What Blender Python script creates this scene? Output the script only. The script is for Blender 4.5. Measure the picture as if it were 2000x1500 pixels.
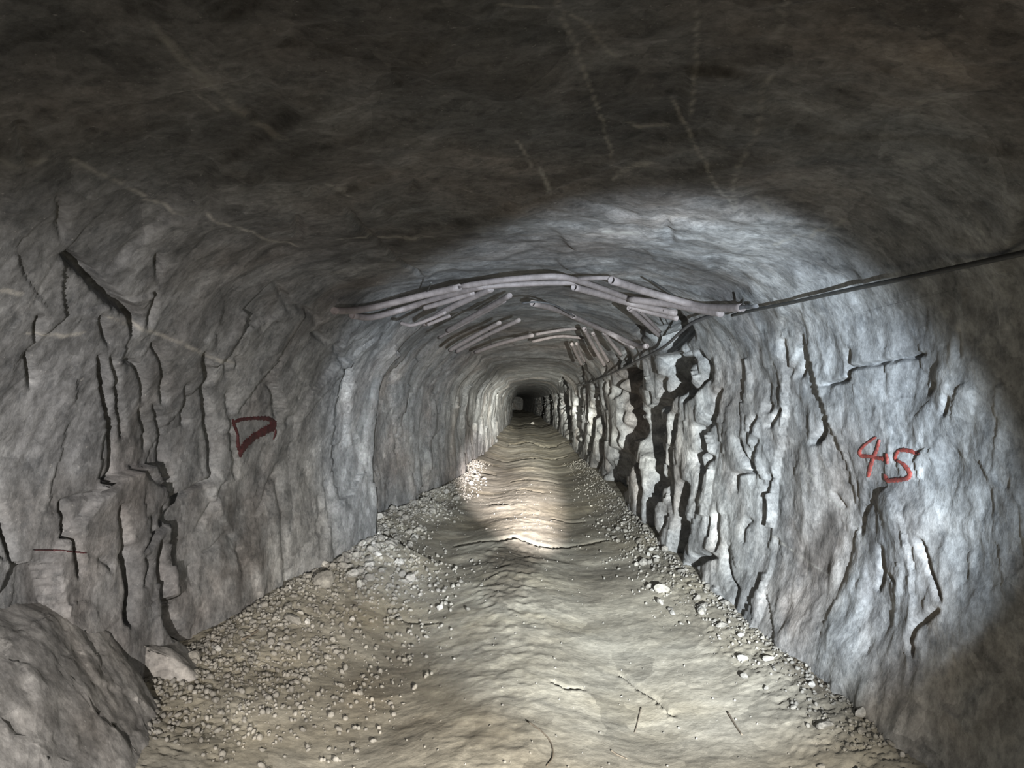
import bpy, bmesh, math, random
import numpy as np
from mathutils import Vector, Matrix
from mathutils.bvhtree import BVHTree

for o in list(bpy.data.objects):
    bpy.data.objects.remove(o, do_unlink=True)
S = bpy.context.scene
COL = S.collection
random.seed(7)
RNG = np.random.default_rng(11)

# ------------------------------------------------------------------ camera
F_PX = 1500.0
VPX, VPY = 1035.0, 785.0          # where the tunnel axis meets the picture
CAM = np.array([0.0, 0.0, 1.6])
cam_d = bpy.data.cameras.new('camera'); cam = bpy.data.objects.new('camera', cam_d); COL.objects.link(cam)
cam.location = CAM
cam_d.sensor_width = 36.0; cam_d.lens = 36.0 * F_PX / 2000.0
cam_d.clip_start = 0.05; cam_d.clip_end = 300
PITCH = math.atan((VPY - 750) / F_PX); YAW = math.atan((VPX - 1000) / F_PX)
cam.rotation_euler = (math.pi / 2 + PITCH, 0, YAW)
S.camera = cam
CR = np.array(cam.rotation_euler.to_matrix())

def ray(px, py):
    v = CR @ np.array([(px - 1000) / F_PX, (750 - py) / F_PX, -1.0])
    return v / np.linalg.norm(v)

# ------------------------------------------------------------------ world and lamps
w = bpy.data.worlds.new('world'); S.world = w; w.use_nodes = True
w.node_tree.nodes['Background'].inputs[0].default_value = (0.9, 0.95, 1.0, 1)
w.node_tree.nodes['Background'].inputs[1].default_value = 0.0
S.view_settings.view_transform = 'Standard'
S.view_settings.look = 'None'
S.view_settings.gamma = 1.0
S.view_settings.use_curve_mapping = False
S.view_settings.exposure = 0.0

LAMP = np.array([0.80, -0.35, 1.22])      # the torch held low, right of the camera
def spot(name, loc, aim_px, aim_dist, half_deg, blend, watts, col, radius=0.012):
    l = bpy.data.lights.new(name, 'SPOT'); o = bpy.data.objects.new(name, l); COL.objects.link(o)
    o.location = loc
    tgt = Vector(CAM + ray(*aim_px) * aim_dist)
    o.rotation_euler = (tgt - Vector(loc)).to_track_quat('-Z', 'Y').to_euler()
    l.spot_size = math.radians(2 * half_deg); l.spot_blend = blend
    l.energy = watts; l.color = col; l.shadow_soft_size = radius
    return o
spot('torch_cone',   LAMP, (1018, 796), 30, 20.0, 0.38, 3300, (0.78, 0.89, 1.0))
spot('torch_mid',    LAMP, (1030, 870), 25, 15.0, 0.9, 4800, (0.92, 0.97, 0.95))
spot('torch_inner',  LAMP, (1020, 800), 30, 8.0, 1.0, 21000, (1.0, 0.98, 0.86))
spot('torch_core',   LAMP, (1020, 806), 45, 4.6, 1.0, 230000, (1.0, 0.99, 0.88))
spot('torch_far_left',  LAMP, (970, 800), 30, 3.0, 1.0, 150000, (1.0, 0.99, 0.90))
spot('torch_far_right', LAMP, (1098, 802), 32, 1.3, 1.0, 160000, (1.0, 0.99, 0.90))
spot('torch_pool',   LAMP, (1000, 945), 13.5, 4.3, 1.0, 110000, (1.0, 0.90, 0.86))
spot('left_fill',  (-.50, -.30, 1.12), (330, 1075), 5, 29, 1.0, 920, (1.0, 0.95, 0.91), .02)  # added fill spot, grazes the left wall so its cracks go dark
spot('torch_spill_floor', LAMP, (1020, 1280), 5, 24, 1.0, 2500, (1.0, 0.94, 0.84))

# ------------------------------------------------------------------ numeric noise
_G = RNG.normal(size=(256, 3)); _G /= np.linalg.norm(_G, axis=1)[:, None]
_R = RNG.random((4096, 6))
def hsh(i, j, k, seed=0):
    h = (i.astype(np.int64) * 73856093) ^ (j.astype(np.int64) * 19349663) ^ (k.astype(np.int64) * 83492791) ^ (seed * 2654435761 & 0x7fffffff)
    h = (h ^ (h >> 13)) * 1274126177
    h = h & 0x7fffffffffff
    return (h ^ (h >> 16))
def perlin(p, seed=0):
    i = np.floor(p).astype(np.int64); f = p - i
    u = f * f * f * (f * (f * 6 - 15) + 10)
    out = 0
    for a in (0, 1):
        wx = u[:, 0] if a else 1 - u[:, 0]
        for b in (0, 1):
            wy = u[:, 1] if b else 1 - u[:, 1]
            for c in (0, 1):
                wz = u[:, 2] if c else 1 - u[:, 2]
                g = _G[hsh(i[:, 0] + a, i[:, 1] + b, i[:, 2] + c, seed) & 255]
                d = g[:, 0] * (f[:, 0] - a) + g[:, 1] * (f[:, 1] - b) + g[:, 2] * (f[:, 2] - c)
                out = out + wx * wy * wz * d
    return out * 1.6
def fbm(p, octs=4, gain=0.5, seed=0, ridged=False):
    s = 0; a = 1.0
    for k in range(octs):
        n = perlin(p * 2.03 ** k + 17.3 * k, seed + k)
        if ridged: n = 0.5 - np.abs(n)
        s = s + a * n; a *= gain
    return s
def facets(p, scale, seed=0, tilt=0.5, off=0.35):
    """planar broken-rock facets: value and closeness to a joint"""
    q = p / np.asarray(scale)
    i = np.floor(q).astype(np.int64)
    f1 = np.full(len(q), 9e9); f2 = np.full(len(q), 9e9); val = np.zeros(len(q))
    for a in (-1, 0, 1):
        for b in (-1, 0, 1):
            for c in (-1, 0, 1):
                I, J, K = i[:, 0] + a, i[:, 1] + b, i[:, 2] + c
                r = _R[hsh(I, J, K, seed) & 4095]
                dx = q[:, 0] - I - r[:, 0]; dy = q[:, 1] - J - r[:, 1]; dz = q[:, 2] - K - r[:, 2]
                d = dx * dx + dy * dy + dz * dz
                v = off * (r[:, 5] - .5) + tilt * ((r[:, 3] - .5) * dx + (r[:, 4] - .5) * dy + (r[:, 5] - .5) * dz)
                m = d < f1
                f2 = np.where(m, f1, np.minimum(f2, d)); f1 = np.where(m, d, f1); val = np.where(m, v, val)
    return val, np.sqrt(f2) - np.sqrt(f1)
def sstep(a, b, x):
    t = np.clip((x - a) / (b - a), 0, 1); return t * t * (3 - 2 * t)

# ------------------------------------------------------------------ materials
def new_mat(name):
    m = bpy.data.materials.new(name); m.use_nodes = True
    nt = m.node_tree; b = nt.nodes['Principled BSDF']
    return m, nt, b
class NB:
    def __init__(s, nt): s.nt = nt
    def n(s, t, **kw):
        o = s.nt.nodes.new(t)
        for k, v in kw.items(): setattr(o, k, v)
        return o
    def l(s, a, b): s.nt.links.new(a, b)
    def coord(s, scale=(1, 1, 1)):
        g = s.n('ShaderNodeNewGeometry'); m = s.n('ShaderNodeMapping'); m.inputs['Scale'].default_value = scale
        s.l(g.outputs['Position'], m.inputs['Vector']); return m.outputs[0]
    def noise(s, vec, scale, detail=6, rough=.6, dist=0.0):
        o = s.n('ShaderNodeTexNoise'); o.inputs['Scale'].default_value = scale; o.inputs['Detail'].default_value = detail
        o.inputs['Roughness'].default_value = rough; o.inputs['Distortion'].default_value = dist
        s.l(vec, o.inputs['Vector']); return o.outputs['Fac']
    def ramp(s, fac, stops):
        o = s.n('ShaderNodeValToRGB'); e = o.color_ramp.elements
        while len(e) < len(stops): e.new(0.5)
        for el, (p, c) in zip(e, stops):
            el.position = p; el.color = (c, c, c, 1) if not hasattr(c, '__len__') else (*c, 1)
        s.l(fac, o.inputs[0]); return o.outputs[0]
    def mix(s, fac, a, b, mode='MIX'):
        o = s.n('ShaderNodeMix', data_type='RGBA', blend_type=mode)
        for i, v in ((0, fac), (6, a), (7, b)):
            if hasattr(v, 'is_linked') or isinstance(v, bpy.types.NodeSocket): s.l(v, o.inputs[i])
            elif i == 0: o.inputs[0].default_value = v
            else: o.inputs[i].default_value = (*v, 1)
        return o.outputs[2]
    def attr(s, name):
        o = s.n('ShaderNodeAttribute'); o.attribute_name = name; return o.outputs['Fac']
    def math(s, op, a, b=0.5):
        o = s.n('ShaderNodeMath', operation=op)
        for i, v in enumerate((a, b)):
            if isinstance(v, bpy.types.NodeSocket): s.l(v, o.inputs[i])
            else: o.inputs[i].default_value = v
        return o.outputs[0]

def rock_material(name, dark, mid, light, brown, brown_amt=.5, stretch=(1, 1, 1), speck=0.5, bump=.5, pale=(.42, .41, .39), tone2=None):
    m, nt, b = new_mat(name); N = NB(nt)
    v = N.coord(stretch)
    nb = N.noise(v, 1.1, 5, .6, 0)
    big = N.ramp(nb, [(.32, dark), (.5, mid), (.68, light)])
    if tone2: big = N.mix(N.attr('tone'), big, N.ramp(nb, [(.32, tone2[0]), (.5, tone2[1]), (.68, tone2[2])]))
    med = N.ramp(N.noise(v, 6.5, 6, .66, 0), [(.28, .58), (.5, .97), (.72, 1.34)])
    c = N.mix(.5 if 'dust' in name else 1.0, big, N.mix(1.0, big, med, 'MULTIPLY'))
    dn = N.n('ShaderNodeTexNoise'); dn.inputs['Scale'].default_value = 2.6; dn.inputs['Detail'].default_value = 3; N.l(v, dn.inputs['Vector'])
    dv = N.n('ShaderNodeMix', data_type='VECTOR'); dv.inputs[0].default_value = .22; N.l(v, dv.inputs[4]); N.l(dn.outputs['Color'], dv.inputs[5])
    def chips(scale):
        o = N.n('ShaderNodeTexVoronoi'); o.inputs['Scale'].default_value = scale; N.l(dv.outputs[1], o.inputs['Vector'])
        sx = N.n('ShaderNodeSeparateColor'); N.l(o.outputs['Color'], sx.inputs[0]); return sx.outputs[0]
    ch1, ch2 = chips(3.4), chips(13.0)
    c = N.mix(1.0, c, N.ramp(ch1, [(0.0, .80), (1.0, 1.18)]), 'MULTIPLY')
    c = N.mix(1.0, c, N.ramp(ch2, [(0.0, .84), (1.0, 1.15)]), 'MULTIPLY')
    fine = N.ramp(N.noise(v, 34, 5, .72), [(.28, .50), (.5, 1.0), (.72, 1.45)])
    c = N.mix(.40 if 'dust' in name else .75, c, N.mix(1.0, c, fine, 'MULTIPLY'))
    br = N.ramp(N.noise(N.coord((.8, .8, .8)), .85, 4, .6, .3), [(.48, 0.0), (.68, brown_amt)])
    c = N.mix(br, c, N.mix(1.0, c, brown, 'MULTIPLY'))
    sp = N.ramp(N.noise(v, 11, 6, .70, 0), [(.52, 0.0), (.66, speck)])
    c = N.mix(sp, c, N.mix(1.0, c, (.38, .40, .42), 'MULTIPLY'))
    wh = N.ramp(N.noise(v, 60, 3, .6), [(.66, 0.0), (.74, .55)])
    c = N.mix(wh, c, pale)
    vn = N.math('MULTIPLY', N.attr('vein'), N.ramp(N.noise(v, 16, 5, .7), [(.36, 0.0), (.55, 1.0)]))
    c = N.mix(vn, c, (.33, .32, .295))
    st = N.attr('dark_patch')
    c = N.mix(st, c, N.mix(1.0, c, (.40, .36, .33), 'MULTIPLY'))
    nt.links.new(c, b.inputs['Base Color'])
    b.inputs['Roughness'].default_value = .82
    b.inputs['Specular IOR Level'].default_value = .28
    h1 = N.math('ADD', N.noise(v, 15, 5, .62, .0), N.math('ADD', N.math('MULTIPLY', ch1, .60), N.math('MULTIPLY', ch2, .40)))
    hh = h1
    bp = N.n('ShaderNodeBump'); bp.inputs['Strength'].default_value = bump; bp.inputs['Distance'].default_value = .012
    N.l(hh, bp.inputs['Height']); N.l(bp.outputs[0], b.inputs['Normal'])
    return m

M = {}
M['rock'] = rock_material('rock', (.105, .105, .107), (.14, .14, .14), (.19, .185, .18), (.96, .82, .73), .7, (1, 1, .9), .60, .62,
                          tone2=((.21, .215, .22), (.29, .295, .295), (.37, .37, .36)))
M['rock_slab'] = rock_material('rock_slab', (.23, .225, .215), (.29, .28, .265), (.35, .34, .325), (.95, .85, .75), .5, (1, 1, 1), .3, .35)
M['dust'] = rock_material('dust_floor', (.265, .243, .198), (.315, .293, .243), (.37, .35, .298), (.94, .87, .72), .6, (1, 1, 1), .18, .45, (.42, .40, .35))
M['stone'] = rock_material('stone_grey', (.17, .16, .145), (.22, .21, .19), (.27, .26, .235), (.95, .88, .76), .5, (1, 1, 1), .25, .3)
M['stone_pale'] = rock_material('stone_pale', (.29, .285, .265), (.34, .33, .31), (.39, .38, .36), (.97, .93, .86), .3, (1, 1, 1), .1, .25)

def simple_mat(name, c1, c2, scale, rough=.6, metal=0.0, bump=.2):
    m, nt, b = new_mat(name); N = NB(nt)
    v = N.coord()
    c = N.mix(N.ramp(N.noise(v, scale, 6, .7), [(.35, 0.0), (.65, 1.0)]), c1, c2)
    nt.links.new(c, b.inputs['Base Color']); b.inputs['Roughness'].default_value = rough; b.inputs['Metallic'].default_value = metal
    bp = N.n('ShaderNodeBump'); bp.inputs['Strength'].default_value = bump; bp.inputs['Distance'].default_value = .01
    N.l(N.noise(v, scale * 3, 5, .7), bp.inputs['Height']); N.l(bp.outputs[0], b.inputs['Normal'])
    return m
M['pole'] = simple_mat('dusty_pole', (.14, .12, .115), (.22, .19, .185), 14, .65)
M['wire'] = simple_mat('black_wire', (.025, .025, .025), (.05, .05, .045), 30, .6)
M['cable'] = simple_mat('grey_cable', (.05, .05, .055), (.12, .12, .12), 12, .6)
M['twig'] = simple_mat('dry_twig', (.10, .08, .06), (.20, .17, .13), 40, .8)
M['paint_red'] = simple_mat('red_paint', (.085, .026, .024), (.30, .055, .04), 16, .6)
M['paint_maroon'] = simple_mat('maroon_paint', (.030, .008, .009), (.075, .017, .018), 22, .7)

# ------------------------------------------------------------------ object helpers
def link(name, me, mat, parent=None):
    o = bpy.data.objects.new(name, me); COL.objects.link(o)
    if mat and not me.materials: me.materials.append(M[mat])
    if parent: o.parent = parent
    return o
def tag(o, label, cat, group=None, kind=None):
    o['label'] = label; o['category'] = cat
    if group: o['group'] = group
    if kind: o['kind'] = kind
    return o
def grid_mesh(name, V, nu, nv, smooth=True, attrs=None, flip=False):
    """V: (nv*nu,3), index = j*nu+i"""
    me = bpy.data.meshes.new(name)
    i = np.arange(nu - 1); j = np.arange(nv - 1)
    a = (j[:, None] * nu + i[None, :]).ravel()
    q = np.stack([a, a + 1, a + nu + 1, a + nu], 1)
    if flip: q = q[:, ::-1]
    me.vertices.add(len(V)); me.vertices.foreach_set('co', V.astype(np.float32).ravel())
    me.loops.add(q.size); me.loops.foreach_set('vertex_index', q.astype(np.int32).ravel())
    me.polygons.add(len(q)); me.polygons.foreach_set('loop_start', (np.arange(len(q)) * 4).astype(np.int32))
    me.polygons.foreach_set('use_smooth', np.full(len(q), smooth))
    me.update(calc_edges=True); me.validate()
    for k, val in (attrs or {}).items():
        at = me.attributes.new(k, 'FLOAT', 'POINT'); at.data.foreach_set('value', np.asarray(val, np.float32))
    return me, q

# ------------------------------------------------------------------ tunnel shell: base surface
def prof(y):
    """control points (x,z) of the section at depth y, left floor -> roof -> right floor"""
    Yk  = [-4, 2.0, 3.0, 4.2, 5.5, 6.8, 7.75, 7.95, 9.6, 11.4, 11.7, 13., 16., 16.4, 22., 30, 31, 45, 60, 160]
    XL  = [2.0, 2.0, 2.02, 2.02, 1.90, 1.72, 1.60, 1.94, 1.88, 1.60, 1.78, 1.5, 1.36, 1.53, 1.42, 1.28, 1.47, 1.4, 1.38, 1.38]
    XR  = [1.8, 1.78, 1.74, 1.68, 1.56, 1.45, 1.41, 1.40, 1.40, 1.42, 1.42, 1.42, 1.42, 1.42, 1.44, 1.44, 1.44, 1.42, 1.4, 1.4]
    ZC  = [2.55, 2.5, 2.5, 2.50, 2.52, 2.55, 2.57, 2.58, 2.60, 2.6, 2.6, 2.6, 2.47, 2.62, 2.58, 2.42, 2.63, 2.6, 2.6, 2.6]
    TOE = [.15, .25, .25, .22, .16, .06, .03, .0, 0, 0, 0, 0, 0, 0, 0, 0, 0, 0, 0, 0]      # right wall flares at its foot
    SH  = [.55, .55, .52, .48, .42, .34, .28, .26, .24, .22, .22, .22, .22, .22, .22, .22, .22, .22, .2, .2]  # left shoulder roundness
    f = lambda K: np.interp(y, Yk, K)
    xl, xr, zc, toe, sh = f(XL), f(XR), f(ZC), f(TOE), f(SH)
    off = -0.75 * (np.clip(y - 34, 0, None) / 60.0) ** 2
    o = np.ones_like(y)
    P = [(-xl - .02, -.25 * o), (-xl, .35 * o), (-xl - .03, .95 * o), (-xl + .02, 1.45 * o), (-xl + .45 * sh, 1.92 * o), (-xl + .45 + .1 * sh, zc - .27),
         (-xl * .55, zc - .10), (-.15 * o, zc), (.6 * o, zc - .02), (xr - .42, zc - .13), (xr - .10, zc - .36),
         (xr + .02, 1.85 * o), (xr + .05, 1.2 * o), (xr + .02, .65 * o), (xr - toe * .35, .28 * o), (xr - toe - .02, -.25 * o)]
    return np.stack([np.stack([a + off, b], 1) for a, b in P], 1)      # (n,16,2)
NSEG = 15
def shell_eval(y, t):
    """y:(n,), t:(m,) in [0,15] -> (n,m,2) by Catmull-Rom"""
    C = prof(y)
    C = np.concatenate([2 * C[:, :1] - C[:, 1:2], C, 2 * C[:, -1:] - C[:, -2:-1]], 1)
    k = np.clip(np.floor(t).astype(int), 0, NSEG - 1); f = (t - k)[None, :, None]
    p0, p1, p2, p3 = C[:, k], C[:, k + 1], C[:, k + 2], C[:, k + 3]
    return .5 * (2 * p1 + (p2 - p0) * f + (2 * p0 - 5 * p1 + 4 * p2 - p3) * f ** 2 + (3 * p1 - p0 - 3 * p2 + p3) * f ** 3)

T_L, T_R = 4.6, 10.4       # where left wall | roof | right wall meet
def depth_samples(n, y0=1.55, y1=150.0):
    yy = np.exp(np.linspace(math.log(y0), math.log(y1), 6000))
    dens = 1.45 / yy ** 2 + .26 / yy + .006
    c = np.cumsum(dens * np.gradient(yy)); c = (c - c[0]) / (c[-1] - c[0])
    return np.interp(np.linspace(0, 1, n), c, yy)
YS = np.concatenate([np.linspace(-3.0, 1.45, 36), depth_samples(900)])
NY = len(YS)
def build_base(t0, t1, n):
    # even spacing along arc length
    tt = np.linspace(t0, t1, 400)
    ref = shell_eval(np.array([5.0]), tt)[0]
    s = np.concatenate([[0], np.cumsum(np.linalg.norm(np.diff(ref, axis=0), axis=1))])
    t = np.interp(np.linspace(0, s[-1], n), s, tt)
    P = shell_eval(YS, t)                                             # (NY,n,2)
    # smooth step changes of the section only lightly
    D = np.gradient(P, axis=1)
    nrm = np.stack([-D[..., 1], D[..., 0]], -1); nrm /= np.linalg.norm(nrm, axis=-1, keepdims=True) + 1e-9
    # profile runs left floor -> up -> right, so this normal points outwards into the rock for (-dz, dx)
    X = P[..., 0]; Z = P[..., 1]
    Yg = np.repeat(YS[:, None], n, 1)
    arc = np.concatenate([np.zeros((NY, 1)), np.cumsum(np.linalg.norm(np.diff(P, axis=1), axis=2), axis=1)], 1)
    V = np.stack([X, Yg, Z], -1).reshape(-1, 3)
    Nn = np.stack([nrm[..., 0], np.zeros_like(X), nrm[..., 1]], -1).reshape(-1, 3)
    return V, Nn, arc.reshape(-1), n
base = {'left': build_base(0, T_L, 280), 'roof': build_base(T_L, T_R, 270), 'right': build_base(T_R, NSEG, 290)}

def quads(nu, nv, su=1, sv=1):
    i = np.arange(0, nu - 1); j = np.arange(0, nv - 1)
    a = (j[:, None] * nu + i[None, :]).ravel()
    return np.stack([a, a + 1, a + nu + 1, a + nu], 1)
def coarse_bvh(b, V=None, step_u=6, step_y=4):
    V0, _, arc, nu = b
    if V is None: V = V0
    G = V.reshape(NY, nu, 3)
    ji = np.unique(np.r_[np.arange(0, NY, step_y), NY - 1]); ii = np.unique(np.r_[np.arange(0, nu, step_u), nu - 1])
    g = G[ji][:, ii]
    q = quads(len(ii), len(ji))
    A = arc.reshape(NY, nu)[ji][:, ii]
    return BVHTree.FromPolygons(g.reshape(-1, 3).tolist(), q.tolist()), A
BASE_BVH = {k: coarse_bvh(b)[0] for k, b in base.items()}
def hit_base(px, py, order=('left', 'roof', 'right')):
    r = Vector(ray(px, py)); best = None
    for k in order:
        h = BASE_BVH[k].ray_cast(Vector(CAM), r, 200)
        if h[0] is not None and (best is None or h[3] < best[3]): best = (*h, k)
    return best

# ------------------------------------------------------------------ joints, cracks and veins
# (points in the photograph, half width px, depth m): read off the photograph, thrown onto the rock,
# then cut in the rock's own coordinates (depth along the tunnel, distance round the section)
CR_L = [
 ([(121,395),(128,440),(135,485)],4,.05), ([(120,490),(150,515),(180,545),(205,570),(230,590),(255,612),(262,650)],8,.10),
 ([(310,500),(313,530),(305,570),(300,600),(290,640)],4,.06), ([(580,425),(583,455),(582,480)],4,.05),
 ([(545,560),(560,590),(566,612),(571,638)],4,.05), ([(575,598),(596,614),(618,625),(622,655),(632,672)],5,.06),
 ([(64,615),(66,665)],4.5,.05), ([(54,690),(60,725),(65,757)],4.5,.05), ([(196,615),(206,650),(211,672)],4,.05),
 ([(190,690),(194,730),(199,780),(208,830),(212,880),(208,925),(190,945),(172,962)],5.5,.09),
 ([(214,690),(222,725),(230,770),(236,820),(243,862)],3.6,.06),
 ([(243,705),(272,718),(280,745),(283,785)],4,.06), ([(276,800),(291,830),(290,880)],4,.05),
 ([(300,670),(312,700),(319,735),(321,792)],3.6,.06), ([(304,790),(320,828),(327,860),(326,905)],4,.06),
 ([(361,745),(365,790),(368,835)],3.6,.05), ([(390,680),(396,715),(402,750),(414,815),(424,875),(421,940)],5.5,.09),
 ([(430,690),(440,715),(445,740)],3,.03), ([(455,690),(462,720)],3,.03),
 ([(450,760),(455,820),(463,868),(468,898),(463,935)],3.5,.05), ([(528,750),(538,790),(540,815)],3.2,.05), ([(556,830),(564,810)],2.5,.03),
 ([(422,938),(390,948),(365,962),(338,985),(316,1010),(298,1035),(282,1052),(265,1080)],4,.08),
 ([(306,985),(300,1030)],4,.06), ([(318,992),(310,1030)],4,.06), ([(276,1005),(282,1045)],3,.05),
 ([(216,985),(219,1010),(229,1035),(233,1070)],4.5,.07), ([(233,1066),(238,1110),(243,1150),(240,1190),(244,1220)],9,.14),
 ([(268,1085),(282,1105),(276,1130),(272,1150)],3.5,.05), ([(302,1060),(307,1110),(309,1170)],7,.12),
 ([(312,1180),(335,1235),(360,1285),(388,1322)],13,.30), ([(0,920),(12,985),(25,1045),(36,1100)],6,.08), ([(125,975),(128,1030),(136,1080),(148,1128)],5,.08),
 ([(185,1090),(200,1100),(210,1112)],3,.04), ([(470,1070),(475,1095),(480,1120)],3.5,.05), ([(386,1100),(391,1142)],3,.04),
 ([(346,940),(345,975)],3,.04), ([(544,905),(549,960),(556,1050),(562,1150)],3,.05), ([(634,930),(638,990),(645,1060),(651,1120)],3,.05),
 ([(618,965),(622,1000),(612,1050)],2.5,.04), ([(655,670),(660,700),(662,722)],3.5,.05), ([(508,1000),(525,970),(540,925)],3,.04),
 ([(448,1040),(430,1070),(408,1078)],2.6,.04), ([(440,940),(425,985),(395,1040)],2.6,.04),
 ([(690,845),(697,870),(706,930),(712,1000)],2.5,.03), ([(250,905),(300,945),(350,930)],2.5,.04), ([(122,980),(170,962)],3,.05),
]
CR_R = [
 ([(1054,762),(1058,790),(1055,818)],3,.35), ([(1068,752),(1074,790),(1074,832)],3.2,.35), ([(1086,752),(1089,790),(1092,820),(1088,842)],2.4,.3),
 ([(1098,742),(1103,775),(1108,810),(1112,850),(1108,868)],6,.55), ([(1127,765),(1126,800),(1130,850),(1126,882)],3.2,.30),
 ([(1133,700),(1137,740),(1135,800),(1138,860),(1131,892)],2.6,.25), ([(1166,738),(1163,790),(1158,850),(1147,895)],4,.28),
 ([(1170,800),(1175,850),(1166,900),(1160,932)],3.2,.25), ([(1180,715),(1182,760),(1186,800)],2,.15),
 ([(1220,692),(1228,740),(1232,800),(1230,840),(1224,880),(1208,925),(1198,965),(1204,990)],18,.42),
 ([(1232,872),(1247,912),(1252,952),(1250,992),(1252,1026)],6.5,.22),
 ([(1246,640),(1248,662)],6,.15),
 ([(1318,625),(1318,680),(1318,720),(1318,752),(1320,786)],18,.34),
 ([(1272,796),(1270,820),(1272,860),(1280,900),(1284,940),(1280,960),(1276,1000),(1277,1055)],13,.32),
 ([(1270,794),(1292,788),(1318,782)],6,.18), ([(1284,736),(1284,785)],4,.14), ([(1306,756),(1308,788)],4,.14),
 ([(1342,945),(1336,975),(1331,1005),(1328,1040),(1320,1080),(1315,1122)],9,.22), ([(1345,1012),(1340,1045),(1332,1065)],4,.12),
 ([(1322,808),(1318,848),(1312,892),(1308,940),(1304,978)],3.6,.12), ([(1298,820),(1296,864),(1288,906)],3,.10),
 ([(1352,684),(1364,700),(1374,720),(1372,744),(1360,764),(1338,786)],3.6,.10),
 ([(1400,760),(1394,784),(1392,804),(1376,832),(1372,860),(1360,888),(1362,920)],4,.10),
 ([(1372,868),(1386,892),(1380,912),(1370,922),(1372,962)],3.6,.09), ([(1364,830),(1370,850),(1376,872)],5,.10),
 ([(1440,856),(1452,892),(1466,920),(1436,928),(1434,962)],3,.06), ([(1476,852),(1468,888),(1467,918)],3,.06),
 ([(1404,1000),(1400,1040),(1392,1076)],3.4,.08), ([(1388,1008),(1382,1048)],2.6,.06),
 ([(1340,1114),(1362,1094),(1394,1086)],6,.12), ([(1338,1145),(1362,1115)],6,.12),
 ([(1522,624),(1530,665),(1536,704),(1542,732)],2.6,.05), ([(1562,680),(1568,708),(1556,738)],2.8,.05),
 ([(1610,755),(1640,748),(1664,740),(1668,720),(1724,708),(1800,692)],3,.05), ([(1664,680),(1664,720)],2.4,.04),
 ([(1620,815),(1610,844),(1582,870)],5,.07), ([(1524,796),(1510,815),(1494,838)],3,.05), ([(1500,785),(1494,805)],3,.05),
 ([(1475,810),(1464,830),(1466,845)],2.5,.05),
 ([(1728,1064),(1726,1108),(1714,1156)],3.4,.05), ([(1816,1052),(1836,1124),(1856,1176)],3.4,.05), ([(1856,1192),(1802,1222),(1790,1252),(1786,1284)],4.5,.06),
 ([(1496,924),(1486,960),(1482,982)],2.6,.05), ([(1686,992),(1684,1015),(1676,1044)],2.6,.04),
 ([(1416,1060),(1414,1092),(1420,1132),(1436,1150),(1426,1185),(1424,1222)],3,.06), ([(1860,772),(1844,816)],3,.04), ([(1828,748),(1812,770)],3,.04),
 ([(1460,1010),(1450,1030),(1446,1060)],2.4,.05), ([(1380,700),(1384,730),(1382,750)],2.4,.05), ([(1340,640),(1346,670),(1352,690)],3,.06),
 ([(1262,740),(1264,790)],2.4,.07), ([(1196,720),(1190,745),(1192,770)],2.2,.1), ([(1300,1000),(1296,1030),(1290,1060)],2.6,.07),
 ([(1870,640),(1880,700)],2.6,.03), ([(1640,990),(1616,960)],2.4,.03), ([(1740,1120),(1760,1140)],2.5,.03),
]
CR_C = [
 ([(150,245),(172,262),(192,280)],3.5,.03), ([(45,262),(55,300),(64,335)],4,.04), ([(295,290),(300,312)],3,.03),
 ([(405,350),(410,385),(406,425)],3.4,.04), ([(676,415),(720,465),(780,518),(832,552)],4,.05), ([(770,150),(778,185)],3,.03),
 ([(612,375),(614,392)],3,.03), ([(466,225),(485,240),(502,258)],3,.03), ([(805,395),(815,372)],3,.03), ([(250,220),(260,240)],3,.02),
 ([(880,760),(884,850)],2,.03), ([(1300,430),(1310,475)],2,.03),
]
VEINS = [
 ([(1080,0),(1095,50),(1118,110),(1140,168),(1147,190),(1168,250),(1185,300),(1195,345)],2.6), ([(1110,50),(1160,100),(1185,140),(1212,162)],1.8),
 ([(1362,60),(1357,150),(1350,220),(1345,275)],2.4), ([(1312,240),(1345,300),(1385,350),(1412,398),(1432,425)],3),
 ([(1502,195),(1482,235),(1468,300),(1438,350),(1430,385),(1432,430)],3.4), ([(1532,40),(1520,120)],3), ([(1518,45),(1515,70)],3),
 ([(0,325),(40,338),(70,330),(100,320)],9), ([(140,328),(200,355),(262,388)],8), ([(262,388),(300,415),(360,430)],4),
 ([(395,425),(440,440),(480,455),(540,488),(585,495)],5), ([(300,70),(340,115),(360,140),(400,172),(425,200)],14), ([(430,205),(460,240),(500,265),(560,282)],13),
 ([(350,195),(400,220),(430,245)],6), ([(200,612),(250,632),(290,645),(340,662),(395,688),(455,708)],5.5), ([(0,565),(45,572)],7), ([(40,648),(120,655),(165,648)],6),
 ([(1196,372),(1212,358),(1240,348),(1278,343)],7), ([(1438,402),(1455,404)],4), ([(1464,410),(1482,420),(1502,432)],5),
 ([(1508,486),(1540,478),(1560,468)],3.5), ([(1575,480),(1610,462),(1645,448)],6), ([(1055,345),(1068,380),(1075,400)],6), ([(980,20),(1060,38)],3),
 ([(1180,455),(1250,462)],1.6), ([(1010,290),(1035,345)],2), ([(1600,960),(1660,1020),(1700,1080)],2.4), ([(1490,1040),(1560,1090),(1640,1140)],2.4),
 ([(1560,900),(1590,940),(1620,965)],2), ([(640,375),(690,400)],7), ([(1225,280),(1250,290),(1310,285)],3), ([(660,470),(850,470)],2.2),
]
def to_rock(pts, only=None):
    out = {}
    for (x, y) in pts:
        h = hit_base(x, y) if only is None else hit_base(x, y, (only,))
        if h is None: continue
        out.setdefault(h[4], []).append((x, y, h[0]))
    return out
ARC = {}
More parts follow.
